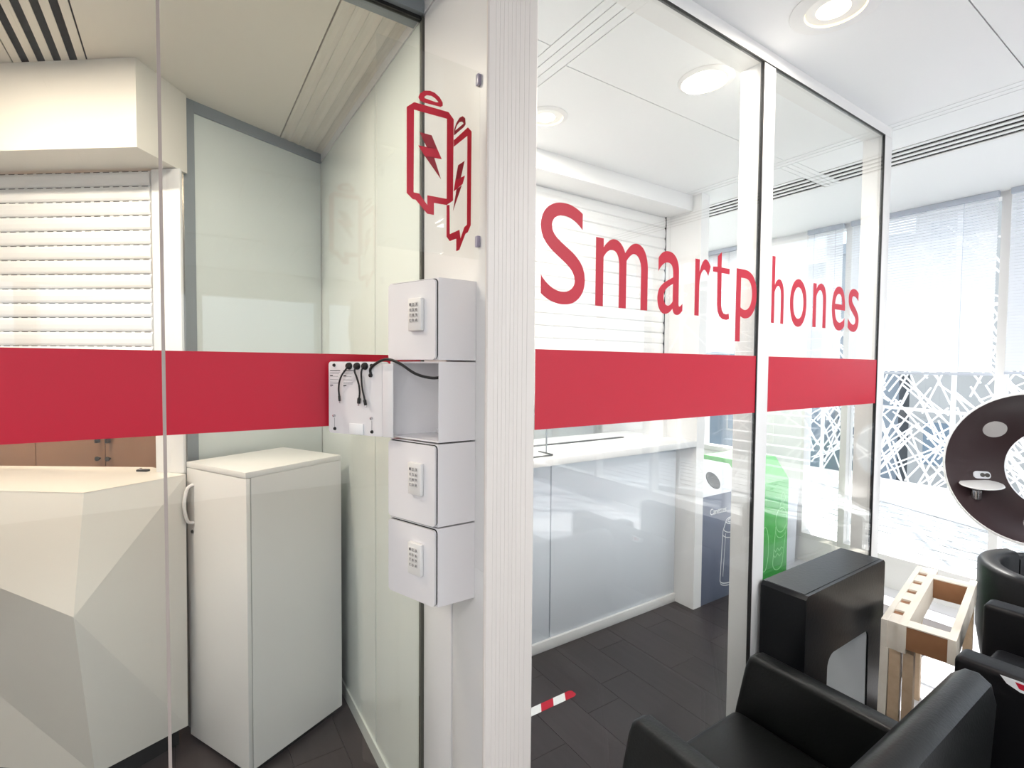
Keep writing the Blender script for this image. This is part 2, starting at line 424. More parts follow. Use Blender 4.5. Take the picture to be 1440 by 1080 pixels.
# ================================================================== RED STRIPES AND LETTERING
def stripe(x0, x1, y, z0, z1, label):
    o = bx(x0, x1, y-.0006, y-.0001, z0, z1).build('red_stripe', 'red'); return tag(o, label, 'stripe', 'red vinyl stripes')
stripe(.6945, 1.607, YR+.002, 1.350, 1.540, 'wide red vinyl stripe under the letters S m a r t')
stripe(1.6825, 2.538, YR+.002, 1.350, 1.540, 'short red vinyl stripe under the letters h o n e s')
stripe(-1.7, -.0345, YL, 1.334, 1.529, 'red vinyl stripe on the leftmost glass pane above the faceted counter')
stripe(-.0275, .5985, YL, 1.334, 1.529, 'red vinyl stripe on glass ending behind the open locker door')
PL = ((0, YR+.0019, 0), (1, 0, 0), (0, 0, 1), (0, -1, 0))
base, xh = 1.655, 1.828
let = [('S', .707, .845, 1.650, 1.893), ('m', .881, 1.073, base, xh+.003), ('a', 1.114, 1.222, base-.004, xh), ('r', 1.278, 1.351, base, xh-.002),
       ('t', 1.368, 1.451, base-.004, 1.862), ('p', 1.486, 1.601, 1.585, 1.818), ('h', 1.692, 1.770, base, 1.883),
       ('o', 1.812, 1.926, base-.005, 1.822), ('n', 1.974, 2.073, base, 1.822), ('e', 2.121, 2.229, base-.004, 1.824), ('s', 2.258, 2.352, base-.004, 1.826)]
w1 = thing('vinyl_lettering', 'red vinyl letters Smartp on the glass pane beside the post', 'lettering', (1.15, YR, base))
w2 = thing('vinyl_lettering', 'red vinyl letters hones on the glass pane beyond the mullion', 'lettering', (2.0, YR, base))
for i, (c, a, b, z0, z1) in enumerate(let):
    if c == 't':
        MB().prism([(1.406, 1.858), (1.406, 1.811), (1.448, 1.811), (1.448, 1.794), (1.407, 1.794), (1.408, 1.696), (1.412, 1.680), (1.421, 1.670), (1.434, 1.668), (1.449, 1.671), (1.451, 1.654), (1.436, 1.650), (1.416, 1.652), (1.400, 1.660), (1.390, 1.676), (1.387, 1.695), (1.386, 1.794), (1.364, 1.794), (1.364, 1.809), (1.386, 1.811), (1.386, 1.843)], PL[0], PL[1], PL[2], (0, -.0008, 0)).build('letter', 'redsign', w1)
        continue
    textmesh(c, a, b, z0, z1, PL, 'letter', 'redsign', w1 if i < 6 else w2)

# ================================================================== ACRYLIC SIGN
AY = 1.06
sg = thing('acrylic_sign', 'clear acrylic flag sign with two red battery icons above the lockers', 'sign', (.48, AY, 1.755))
bx(.354, .6045, AY, AY+.004, 1.755, 2.197).build('acrylic_sheet', 'acrylic', sg)
for z in (1.785, 2.165):
    bx(.596, .6049, AY-.004, AY+.008, z, z+.026, bev=.0012).build('clip', 'lilac', sg)
def icon(name, o, i, mt):
    return MB().prism(o, (0, AY-.0002, 0), (1, 0, 0), (0, 0, 1), (0, -.0007, 0), holes=[i] if i else ()).build(name, mt, sg)
icon('battery_icon', [(.42, 2.063), (.437, 2.078), (.521, 2.08), (.534, 2.067), (.533, 1.882), (.517, 1.869), (.485, 1.868), (.485, 1.841), (.469, 1.841), (.441, 1.867), (.434, 1.867), (.42, 1.878)],
     [(.437, 2.062), (.517, 2.064), (.517, 1.883), (.469, 1.882), (.469, 1.86), (.449, 1.882), (.436, 1.882)], 'redsign')
icon('battery_cap_icon', [(.447, 2.092), (.451, 2.101), (.461, 2.11), (.475, 2.114), (.486, 2.113), (.498, 2.107), (.506, 2.097), (.506, 2.09), (.501, 2.086), (.46, 2.084), (.451, 2.086)],
     [(.46, 2.096), (.467, 2.102), (.479, 2.104), (.488, 2.101), (.496, 2.095), (.49, 2.093), (.461, 2.094)], 'redsign')
icon('bolt_icon', [(.45, 2.017), (.479, 2.017), (.493, 1.990), (.468, 1.987)], None, 'darkred')
icon('bolt_icon', [(.447, 1.987), (.493, 1.990), (.504, 1.97), (.463, 1.967)], None, 'redsign')
icon('bolt_icon', [(.463, 1.967), (.485, 1.97), (.502, 1.925)], None, 'darkred')
icon('battery_icon', [(.5345, 2.02), (.571, 2.059), (.581, 2.052), (.58, 1.833), (.572, 1.815), (.566, 1.811), (.55, 1.771), (.542, 1.767), (.542, 1.796), (.525, 1.788), (.517, 1.797), (.517, 1.8685), (.524, 1.871), (.525, 1.804), (.55, 1.818), (.553, 1.798), (.563, 1.826), (.57, 1.833), (.57, 2.039), (.5345, 2.005)], None, 'redsign')
icon('battery_cap_icon', [(.535, 2.044), (.541, 2.061), (.549, 2.075), (.557, 2.081), (.564, 2.078), (.565, 2.064), (.56, 2.056), (.535, 2.031)],
     [(.538, 2.043), (.542, 2.055), (.549, 2.065), (.556, 2.068), (.56, 2.065), (.554, 2.059)], 'darkred')
icon('bolt_icon', [(.546, 1.966), (.563, 1.98), (.553, 1.938), (.539, 1.93)], None, 'darkred')
icon('bolt_icon', [(.539, 1.930), (.564, 1.946), (.558, 1.925), (.5345, 1.903)], None, 'redsign')
icon('bolt_icon', [(.542, 1.910), (.556, 1.922), (.533, 1.858)], None, 'darkred')

# ================================================================== PHONE LOCKERS
P0, P1, P2, P3 = Vector((.505, 1.075, 0)), Vector((.447, 1.236, 0)), Vector((.6045, 1.240, 0)), Vector((.6045, 1.075, 0))
fd = (P1-P0).normalized(); fnrm = Vector((-fd.y, fd.x, 0))   # front direction, outward normal
if fnrm.dot(Vector((-1, -.2, 0))) < 0: fnrm = -fnrm
WL = (P1-P0).length
def rrect(w0, w1, h0, h1, r, n=4):
    pts = []
    for cx, cy, a0 in ((w1-r, h1-r, 0), (w0+r, h1-r, 90), (w0+r, h0+r, 180), (w1-r, h0+r, 270)):
        for k in range(n+1):
            a = R(a0+90*k/n); pts.append((cx+r*math.cos(a), cy+r*math.sin(a)))
    return pts
zs = [(1.5125, 1.705), (1.3175, 1.509), (1.1165, 1.3135), (.9235, 1.1125)]
labs = ['white phone locker with keypad, topmost of the stack under the battery sign',
        'white phone locker standing open with charging cables, second from the top',
        'white phone locker with keypad, just below the open one',
        'white phone locker with keypad, lowest of the stack']
def keypad(o, O, z, n):
    kp = MB().obox(O, fd*.046, n*.011, (0, 0, .078), bev=.0025).build('keypad', 'keypad', o)
    digs = '123456789C0#'
    ink = MB()
    F0 = O+n*.0112
    for r_ in range(4):
        for c in range(3):
            b0 = F0+fd*(.0375-c*.0105-.0072)+Vector((0, 0, .058-r_*.0125))
            MB().obox(b0, fd*.0085, n*.0018, (0, 0, .0095), bev=.0008, seg=1).build('button', 'button', kp)
            t = textmesh(digs[r_*3+c], .0020, .0062, .0018, .0078, (b0+fd*.0085+n*.0019, -fd, (0, 0, 1), n), None, None, None, .0003, keep=False)
            ink.add(t.v, t.f)
    ink.build('digits', 'ink', kp)
    return kp
DL = .0125
for i, (z0, z1) in enumerate(zs):
    t = thing('phone_locker', labs[i], 'locker', (.56, 1.15, z0), 'stacked phone lockers')
    zv = Vector((0, 0, z0)); hh = z1-z0
    th = .004
    if i != 1:
        poly = [(P0.x, P0.y), (P1.x, P1.y), (P2.x, P2.y), (P3.x, P3.y)]
        MB().prism(poly, zv, (1, 0, 0), (0, 1, 0), (0, 0, hh)).build('body', 'locker', t)
        # black gasket and rounded door on the front
        MB().prism(rrect(.002, WL-.002, .002, hh-.002, .010), P0+zv, fd, (0, 0, 1), fnrm*.0016).build('gasket', 'black', t)
        d = MB().prism(rrect(.004, WL-.001, .001, hh-.004, .009), P0+zv+fnrm*.0017, fd, (0, 0, 1), fnrm*.006).build('door', 'locker', t)
        keypad(d, P0+zv+fnrm*.0078+fd*(.045)+Vector((0, 0, .070)), None, fnrm) if False else keypad(d, P0+zv+fnrm*.0078+fd*.047+Vector((0, 0, .056)), fnrm, fnrm) if False else None
    else:
        # open body made of plates
        cx = [P0, P1, P2, P3]
        poly = [(p.x, p.y) for p in cx]
        MB().prism(poly, zv, (1, 0, 0), (0, 1, 0), (0, 0, th)).build('floor_plate', 'locker', t)
        MB().prism(poly, zv+Vector((0, 0, hh-th)), (1, 0, 0), (0, 1, 0), (0, 0, th)).build('top_plate', 'lockin', t)
        MB().prism([(P0.x, P0.y), (P3.x, P3.y), (P3.x, P3.y+th), (P0.x+.0015, P0.y+th)], zv+Vector((0, 0, th)), (1, 0, 0), (0, 1, 0), (0, 0, hh-2*th)).build('side_plate', 'locker', t)
        MB().prism([(P1.x, P1.y), (P1.x+.001, P1.y-th), (P2.x, P2.y-th), (P2.x, P2.y)], zv+Vector((0, 0, th)), (1, 0, 0), (0, 1, 0), (0, 0, hh-2*th)).build('side_plate', 'locker', t)
        bk = MB().box(.5995, .6045, P3.y+th, P2.y-th, z0+th, z1-th).build('back_plate', 'lockin', t)
        bx(.565, .5993, P3.y+.03, P2.y-.02, z0+th, z0+.016, bev=.002).build('inner_ledge', 'lockin', t)
        bx(.5195, .5255, P0.y+th+.0001, P0.y+th+.0012, z0+.048, z0+.135).build('latch_slot', 'woodbrown', t)
        # open door: hinged on the far side, swung right round
        dd = Vector((-.52, .854, 0)).normalized(); dnv = Vector((-dd.y, dd.x, 0))
        if dnv.dot(Vector((-.3, -1, 0))) < 0: dnv = -dnv
        D0 = P1+dd*.002+dnv*.003+zv
        dr = MB().prism(rrect(0, .183, .0015, hh-.001, .009), D0, dd, (0, 0, 1), dnv*.022).build('door', 'locker', t)
        F = D0+dnv*.0222
        def on(u, v, off=0): return F+dd*(.183*(1-u))+Vector((0, 0, hh*(1-v)))+dnv*off
        fc = MB().prism(rrect(.004, .179, .005, hh-.005, .008), F, dd, (0, 0, 1), dnv*.0006).build('inner_lining', 'lockin', t)
        bz = MB().obox(on(1, .99), -dd*.032, dnv*.003, (0, 0, hh*.96), bev=.001).build('hinge_flange', 'lockin', t)
        for u, v in ((.115, .055), (.80, .055), (.125, .93), (.805, .935)):
            MB().lathe([(0, .004), (.0038, .0035), (.0045, 0)], on(u, v, .0005), dnv, 16).build('screw', 'black', t)
        for u, v in ((.115, .75), (.80, .755)):
            MB().lathe([(0, .006), (.003, .005), (.0036, 0)], on(u, v, .0005), dnv, 12).build('stud', 'steel', t)
            MB().obox(on(u, v+.16)-dd*.0006, dd*.0012, dnv*.001, (0, 0, hh*.13)).build('slot', 'inkgrey', t)
        def cable(pts, plug, r=.0024):
            c = MB().tube(smooth([on(*p) for p in pts]), r, 8).build('charging_cable', 'black', t)
            MB().lathe([(0, .009), (.0075, .008), (.0092, .004), (.0095, 0)], on(pts[0][0], pts[0][1], 0), dnv, 16).build('cable_grommet', 'black', c)
            a = on(*pts[-1]); dirn = (a-on(*pts[-2])).normalized()
            MB().tube([a-dirn*.004, a, a+dirn*.012, a+dirn*.0125], [.0019, plug, plug*.9, plug*.6], 10).build('plug', 'black', c)
            MB().tube([a+dirn*.0125, a+dirn*.018], plug*.45, 8).build('plug_tip', 'steel', c)
        cable([(.40, .065, .006), (.39, .11, .012), (.32, .19, .013), (.26, .28, .010), (.235, .38, .008), (.24, .48, .007)], .0030)
        cable([(.545, .065, .006), (.55, .13, .012), (.59, .22, .012), (.612, .32, .009), (.615, .42, .007), (.605, .50, .007)], .0046)
        cable([(.685, .065, .006), (.672, .13, .012), (.668, .25, .011), (.672, .38, .008), (.69, .46, .007), (.705, .52, .007)], .0040)
        # lead from door to housing
        a = on(.79, .185, .002); b = Vector((P0.x+.018, P0.y+th+.0008, z1-.035))
        fo = fnrm*.03
        mid = [a+Vector((.003, -.003, .020))+dnv*.004, a.lerp(b, .28)+fo*.6+Vector((0, 0, .040)), a.lerp(b, .48)+fo*.7+Vector((0, 0, .032)), a.lerp(b, .68)+fo*.5+Vector((0, 0, .006)), a.lerp(b, .86)+fo*.2+Vector((0, 0, -.004)), b]
        ld = MB().tube(smooth([a]+mid), .0034, 8).build('lead', 'black', t)
        MB().lathe([(0, .007), (.0045, .006), (.005, 0)], on(.79, .185, 0), dnv, 14).build('cable_grommet', 'black', ld)
        MB().lathe([(0, .005), (.004, .004), (.0045, 0)], b, (0, 1, 0), 14).build('cable_grommet', 'black', ld)
        # printed notice: headings and lines, too small to read
        pr = MB(); pg_ = MB(); rnd = random.Random(3)
        for u0 in (.035, .285):
            for v, l, hgt, tgt in ((.125, .19, .010, pr), (.150, .19, .005, pg_), (.168, .17, .005, pg_), (.190, .05, .013, pr), (.205, .15, .005, pg_), (.25, .16, .006, pg_), (.285, .18, .005, pg_), (.305, .17, .005, pg_), (.325, .055, .013, pr), (.345, .03, .005, pg_)):
                tgt.obox(on(u0+l, v+hgt, .0007), dd*(.183*l), dnv*.0002, (0, 0, hh*hgt))
        tag(pr.build('notice_headings', 'ink', t), kind='stuff'); tag(pg_.build('notice_lines', 'inkgrey', t), kind='stuff')
        MB().obox(on(.66, .985, .0007), dd*.046, dnv*.004, (0, 0, .028), bev=.001).build('paper_slip', 'print', t)
        continue
    O = P0+zv+fnrm*.0078+fd*.040+Vector((0, 0, hh*.36))
    keypad(d, O, z0, fnrm)

# ================================================================== LEFT ROOM
# ---- narrow cabinet
ang = R(26.7); cu = Vector((math.cos(ang), math.sin(ang), 0)); cv = Vector((-math.sin(ang), math.cos(ang), 0))
B = Vector((.189, 1.988, 0)); CW, CDp, CH = .385, .425, 1.115
t = thing('storage_cabinet', 'narrow tall white cupboard standing in the corner beside the counter', 'cabinet', B+cu*.21+cv*.2)
MB().obox(B+cu*.020+Vector((0, 0, .02)), cu*(CDp-.020), cv*CW, (0, 0, CH-.042)).build('body', 'cab', t)
MB().obox(B+Vector((0, 0, CH-.0215)), cu*CDp, cv*CW, (0, 0, .0215), bev=.0015).build('top', 'cab', t)
MB().obox(B+cu*.03+cv*.01, cu*(CDp-.05), cv*(CW-.02), (0, 0, .0198)).build('plinth', 'dark', t)
MB().obox(B+cu*.0165+cv*.002+Vector((0, 0, .02)), cu*.0033, cv*(CW-.004), (0, 0, CH-.045)).build('door_gap', 'cabside', t)
d = MB().obox(B+cu*.001+Vector((0, 0, .02)), cu*.0153, cv*CW, (0, 0, CH-.0435), bev=.0012).build('door', 'cab', t)
hp = B+cv*(CW-.045)+Vector((0, 0, 1.03))
MB().tube(smooth([hp, hp-cu*.020+Vector((0, 0, -.010)), hp-cu*.030+Vector((0, 0, -.045)), hp-cu*.033+Vector((0, 0, -.075)), hp-cu*.030+Vector((0, 0, -.105)), hp-cu*.020+Vector((0, 0, -.140)), hp+Vector((0, 0, -.150))]), .0062, 10).build('handle', 'satin', d)
MB().lathe([(0, .004), (.006, .0035), (.0075, 0)], hp+Vector((0, 0, -.185))+cv*.008, -cu, 16).build('lock', 'knob', d)

# ---- faceted counter
T0, T1, T2 = Vector((-1.241, 2.86, 1.068)), Vector((-.269, 2.141, 1.068)), Vector((.0135, 2.294, 1.068))
V = Vector((-.2905, 2.061, .695)); B1, B2 = Vector((-.262, 2.19, .08)), Vector((.008, 2.297, .08)); B0 = Vector((-1.20, 2.92, .08))
sd = Vector((-.788, .616, 0)); back = Vector((.616, .788, 0))
K2 = T2+Vector((-.115, .235, 0)); K0 = T0+back*.36
t = thing('faceted_counter', 'ivory reception counter with large folded triangular facets', 'counter', (-.5, 2.5, 0))
def tri(name, *ps, th=.018, mt='counter'):
    ps = [Vector(p) for p in ps]; n = (ps[1]-ps[0]).cross(ps[2]-ps[0]).normalized()
    inside = Vector((-.55, 2.75, .6))
    if n.dot(inside-ps[0]) > 0: ps = [ps[0]]+ps[1:][::-1]; n = -n
    k = len(ps); vs = ps+[p-n*th for p in ps]
    fs = [tuple(range(k)), tuple(range(k, 2*k))[::-1]]+[((i+1) % k, i, i+k, (i+1) % k+k) for i in range(k)]
    return MB().add(vs, fs).build(name, mt, t)
tri('facet', T1, T2, V); tri('facet', T0, T1, V); tri('facet', V, T2, B2); tri('facet', V, B2, B1)
tri('facet', V, B1, T0); tri('facet', T0, B1, B0)
tp = [T0, T1, T2, K2, K0]
MB().prism([(p.x, p.y) for p in tp], (0, 0, 1.0681), (1, 0, 0), (0, 1, 0), (0, 0, .004)).build('top', 'counter', t)
pb = [B0+back*.05, B1+back*.05, B2+Vector((-.03, .03, 0)), K2-Vector((0, .02, .988)), Vector((K0.x, K0.y, .08))]
MB().prism([(p.x, p.y) for p in pb], (0, 0, 0), (1, 0, 0), (0, 1, 0), (0, 0, .079)).build('plinth', 'black', t)
tri('end_panel', T2, K2, Vector((K2.x, K2.y, .08)), B2)
cl = thing('cable_clip', 'small dark cable clip lying on the ivory counter edge', 'clip', (-.135, 2.47, 1.0721))
MB().obox((-.150, 2.452, 1.0722), (.035, -.026, 0), (.012, .016, 0), (0, 0, .008), bev=.002).build('clip_body', 'black', cl)
MB().lathe([(0, .006), (.005, .005), (.006, 0)], (-.134, 2.447, 1.0802), (0, 0, 1), 12).build('clip_button', 'steel', cl)

# ---- roller shutter above it
S0 = Vector((.008, 2.323, 0)); u = sd; nb = -back      # u runs left, nb toward the viewer
t = thing('roller_shutter', 'white roller shutter half lowered over the ivory counter', 'shutter', (-.5, 2.72, 1.0722))
MB().obox(S0+Vector((0, 0, 1.0722)), u*.055, back*.014, (0, 0, 1.172), bev=.002).build('guide_rail', 'shutter', t)
MB().obox(S0+u*.0552+Vector((0, 0, 1.0722))+back*.004, u*.064, back*.045, (0, 0, 1.172), bev=.002).build('guide_rail', 'shutter', t)
sp = [(0, 0), (.004, .003), (.007, .010), (.0085, .026), (.007, .043), (.004, .050), (.001, .0525), (.001, .0555), (-.006, .0555), (-.006, 0)]
z = 2.20
first = None
O0 = S0+u*.1265+back*.012
for k in range(16):
    zz = 2.185-.0562*k
    if first is None: first = MB().prism(sp, O0+Vector((0, 0, zz)), nb, (0, 0, 1), u*1.05).build('slat', 'shutter', t)
    else: share(first, 'slat', t, (0, 0, -.0562*k))
slots = MB()
for k in range(16):
    for j in range(26):
        slots.obox(O0+nb*.0012+Vector((0, 0, 2.185-.0562*k+.0528))+u*(.01+j*.04), u*.026, nb*.0005, (0, 0, .0024))
tag(slots.build('slat_slots', 'dark', t), kind='stuff')
MB().obox(O0+Vector((0, 0, 1.325)), u*1.05, back*.012, (0, 0, .014), bev=.002).build('bottom_bar', 'shutter', t)
# ---- bulkhead
C1, C2 = Vector((-.114, 2.188, 0)), Vector((.034, 2.378, 0)); C0 = C1+u*1.4
bh = struct('wall_bulkhead', MB().prism([(C1.x, C1.y), (C2.x, C2.y), ((C2+u*1.4).x, (C2+u*1.4).y), (C0.x, C0.y)], (0, 0, 2.246), (1, 0, 0), (0, 1, 0), (0, 0, H-2.247)), 'counter', 'ivory boxed bulkhead above the shutter')
# ---- wooden cupboards in the room behind
W0 = Vector((-.02, 3.385, 0)); t = thing('wall_cupboard', 'warm brown wooden cupboards glimpsed behind the ivory counter', 'cupboard', (-.5, 3.8, 0))
MB().obox(W0+back*.02, u*1.5, back*.35, (0, 0, 2.1)).build('body', 'warmwood', t)
for k in range(3):
    d = MB().obox(W0+u*(.004+k*.432-.25*0)+Vector((0, 0, .08)), u*.426, back*.019, (0, 0, 2.0), bev=.002).build('door', 'warmwood', t)
    kx = .40 if k % 2 == 0 else .03
    q = W0+u*(.004+k*.432+kx)+Vector((0, 0, .955))
    MB().lathe([(.006, 0), (.006, .012), (.013, .016), (.013, .022), (0, .025)], q, nb, 16).build('knob', 'knob', d)
    MB().obox(q+Vector((0, 0, .09))-u*.006, u*.012, nb*.03, (0, 0, .10), bev=.004).build('handle', 'knob', d)

# ================================================================== BOOTH
# ---- bulkhead and pillar
struct('wall_booth_bulkhead', bx(.69, 2.63, 1.985, 2.75, 2.456, H-.0005), 'wall', 'white bulkhead above the booth shutter')
struct('wall_booth_pillar', bx(2.632, 2.707, 1.924, 2.75, 0, H-.0005), 'wall', 'white pillar beside the grey bin')
# ---- counter with panelled front
t = thing('booth_counter', 'white booth counter with pale blue panelled front behind the glass', 'counter', (1.7, 2.2, 0))
for a, b in ((.70, 1.618), (1.626, 2.629)): bx(a, b, 2.07, 2.088, .055, 1.0135, bev=.001).build('front_panel', 'bluepanel', t)
bx(.70, 2.629, 2.088, 2.40, .05, 1.0135).build('carcass', 'white', t)
bx(.70, 2.629, 2.058, 2.0879, 0, .054, bev=.002).build('baseboard_strip', 'white', t)
bx(.70, 2.6305, 1.922, 2.50, 1.014, 1.050, bev=.003).build('worktop', 'white', t)
bx(.80, 2.35, 2.255, 2.275, 1.0502, 1.056).build('dark_slot', 'black', t)
t = thing('roller_shutter', 'white roller shutter behind the letters Smart above the booth counter', 'shutter', (1.7, 2.2, 1.3))
first = None
for k in range(17):
    if first is None: first = MB().prism([(0, 0), (-.006, .006), (-.009, .033), (-.006, .058), (-.001, .063), (-.001, .066), (.006, .066), (.006, 0)], (.74, 2.168, 2.387), (0, 1, 0), (0, 0, 1), (1.855, 0, 0)).build('slat', 'shutter', t)
    else: share(first, 'slat', t, (0, 0, -.0668*k))
bx(2.597, 2.6305, 2.15, 2.20, 1.0505, 2.4555).build('guide_rail', 'white', t)
bx(2.5955, 2.5968, 2.155, 2.19, 1.32, 2.4555).build('guide_brush', 'dark', t)
bx(.70, .738, 2.15, 2.20, 1.0505, 2.4555).build('guide_rail', 'white', t)
bx(.74, 2.595, 2.160, 2.176, 1.29, 1.3165).build('bottom_bar', 'white', t)
# acrylic guard on counter
t = thing('sneeze_guard', 'small clear acrylic guard with dark rim on the booth counter', 'screen', (1.45, 2.02, 1.0502))
bx(1.30, 1.56, 2.03, 2.034, 1.058, 1.36).build('sheet', 'acrylic', t)
MB().tube([(1.30, 1.97, 1.056), (1.55, 1.97, 1.056), (1.56, 1.98, 1.056), (1.56, 2.10, 1.056)], .004, 8).build('foot_rim', 'black', t)
bx(1.556, 1.562, 2.0295, 2.0345, 1.06, 1.36).build('edge', 'greyframe', t)
# room behind the booth counter
struct('wall_booth_back', bx(.69, 4.05, 3.55, 3.65, 0, H), 'wall', 'white wall behind the booth counter')
t = thing('shelf_rack', 'white open shelf rack far behind the booth counter', 'shelf', (1.9, 3.35, 0))
for z in (.35, .72, 1.09, 1.46): bx(1.2, 3.3, 3.2, 3.54, z, z+.025).build('shelf', 'white', t)
for x in (1.2, 2.2, 3.28): bx(x, x+.02, 3.2, 3.54, 0, 1.6).build('upright', 'white', t)
# ---- floor tape
t = thing('floor_marking_tape', 'red and white striped tape on the dark floor', 'tape', (1.2, 1.72, 0))
x = .746; k = 0
while x < 1.45:
    a, b = x, x+.068
    pts = [(a, 1.697), (b, 1.697), (b+.03, 1.741), (a+.03, 1.741)] if b < 1.44 else [(a, 1.697), (1.478, 1.697), (1.494, 1.705), (1.494, 1.733), (1.484, 1.741), (a+.03, 1.741)]
    MB().prism(pts, (0, 0, .0003), (1, 0, 0), (0, 1, 0), (0, 0, .0007)).build('tape_segment', 'print' if k % 2 else 'redsign', t)
    x += .068; k += 1

# ---- recycling bins
def loop2(pts, wd):   # thin line drawing: list of (u,v) joined by narrow quads
    return pts
def bin_(label, x0, x1, y0, body, lid, hole, depth=.42):
    t = thing('recycling_bin', label, 'bin', ((x0+x1)/2, y0+depth/2, 0), 'recycling bins')
    bx(x0, x1, y0, y0+depth, .0, .6895, bev=.003).build('body', body, t)
    l = MB().prism([(0, .690), (.107, .842), (depth, .842), (depth, .690)], (x0, y0, 0), (0, 1, 0), (0, 0, 1), (x1-x0, 0, 0)).build('lid', lid, t)
    nrm = Vector((0, -.152, .107)).normalized(); up = Vector((0, .107, .152)).normalized()
    c = Vector(((x0+x1)/2 if hole is None else hole, y0+.0535, .766))+nrm*.0005
    MB().lathe([(0, .001), (.048, .001), (.056, .004), (.060, .0005)], c, nrm, 28).build('opening', 'black', l)
    return t
def line(mb, pts, y, wd=.006):
    for (a, b) in zip(pts[:-1], pts[1:]):
        a, b = Vector((a[0], y, a[1])), Vector((b[0], y, b[1])); d = b-a
        n = Vector((-d.z, 0, d.x)).normalized()*wd/2
        mb.obox(a-n, d, n*2, (0, -.0006, 0))
def ell(cx, cz, rx, rz, a0=0, a1=360, n=20): return [(cx+rx*math.cos(R(a0+(a1-a0)*k/n)), cz+rz*math.sin(R(a0+(a1-a0)*k/n))) for k in range(n+1)]
YB = 1.926
t = bin_('slate blue recycling bin marked Canettes with silver lid', 2.71, 3.14, YB, 'binblue', 'silverlid', 2.885)
textmesh('Canettes', 2.785, 2.955, .565, .605, ((0, YB-.0002, 0), (1, 0, 0), (0, 0, 1), (0, -1, 0)), 'lettering', 'print', t)
c = MB()
line(c, [(2.905, .12), (2.925, .44), (2.955, .50)], YB-.0002); line(c, [(2.935, .14), (2.955, .42)], YB-.0002, .004)
line(c, [(3.125, .12), (3.110, .44), (3.085, .50)], YB-.0002)
line(c, ell(3.015, .12, .11, .035, 180, 360), YB-.0002); line(c, ell(3.015, .105, .105, .035, 190, 350), YB-.0002, .004)
line(c, ell(3.02, .50, .065, .022), YB-.0002); line(c, ell(3.02, .46, .09, .04, 180, 360), YB-.0002, .005); line(c, ell(3.02, .50, .045, .012), YB-.0002, .004); line(c, ell(3.02, .43, .10, .045, 190, 350), YB-.0002, .005)
c.build('can_drawing', 'print', t)
t = bin_('bright green recycling bin with bottle drawing beside the slate one', 3.30, 3.722, YB, 'bingreen', 'binlime', 3.40)
c = MB()
line(c, ell(3.645, .56, .028, .035), YB-.0002, .005); line(c, ell(3.635, .50, .028, .03), YB-.0002, .005)
line(c, ell(3.63, .40, .075, .09), YB-.0002, .006); line(c, [(3.56, .36), (3.53, .10)], YB-.0002); line(c, [(3.705, .36), (3.66, .10)], YB-.0002)
line(c, ell(3.595, .10, .065, .06, 180, 360), YB-.0002); line(c, ell(3.63, .33, .07, .06, 180, 360), YB-.0002, .005)
line(c, [(3.54, .20), (3.565, .175), (3.59, .20), (3.615, .175), (3.64, .20), (3.665, .185)], YB-.0002, .005); line(c, [(3.535, .16), (3.56, .135), (3.59, .16), (3.62, .135), (3.65, .155)], YB-.0002, .005)
line(c, ell(3.42, .22, .05, .16, 0, 360), YB-.0002, .005)
c.build('bottle_drawing', 'lime', t)
t = thing('waste_bin', 'plain pale grey tapered bin right of the green bin', 'bin', (3.86, 2.1, 0))
MB().prism([(3.755, .0), (3.96, .0), (3.99, .60), (3.735, .60)], (0, 1.99, 0), (1, 0, 0), (0, 0, 1), (0, .26, 0)).build('body', 'binpale', t)
bx(3.732, 3.993, 1.987, 2.253, .601, .618, bev=.002).build('rim', 'silverlid', t)

# ---- downlights
def downlight(x, y, r, label, power, ring=0, col=(1, .93, .84)):
    t = thing('downlight', label, 'ceiling light', (x, y, H), 'round recessed downlights')
    MB().lathe([(r*1.02, -.006), (r*1.28+ring, -.002), (r*1.30+ring, .0), (r*1.02, .0)], (x, y, H-.0005), n=40, close=True).build('trim_ring', 'white', t)
    MB().lathe([(r*1.02, -.0055), (r*.97, .004), (r*.93, .010), (0, .0112)], (x, y, H-.0005), n=40).build('reflector', 'reflector', t)
    MB().lathe([(0, -.0035), (r*.45, -.003), (r*.62, .002), (r*.60, .008)], (x+r*.05, y+r*.1, H-.0005), n=32).build('bulb', 'lamp', t)
    l = bpy.data.lights.new('downlight_light', 'AREA'); l.shape = 'DISK'; l.size = r*1.8; l.energy = power; l.color = col
    lo = bpy.data.objects.new('downlight_light', l); COL.objects.link(lo); lo.parent = t; lo.location = (0, 0, -.012)
    return t
downlight(1.617, 1.175, .076, 'lit round downlight in the booth ceiling seen through glass', 11)
downlight(1.30, 1.72, .070, 'added unseen downlight behind the post to brighten the booth', 7)  # extra lamp out of sight, added to lift the booth light
downlight(3.36, 2.60, .070, 'added unseen downlight behind the white pillar to brighten the passage', 16, col=(1, .97, .93))  # invented lamp, added out of sight to brighten the wall behind the bins
downlight(1.605, .735, .078, 'lit round downlight at the top right edge of the photo', 5, .018)
downlight(-.72, 1.85, .076, 'round downlight above the faceted counter just out of frame', 17, col=(1, .87, .72))
downlight(.05, 1.62, .076, 'added unseen downlight behind the left glass to brighten the left room', 5.5, col=(1, .89, .76))  # added above the view to lift the dark left room

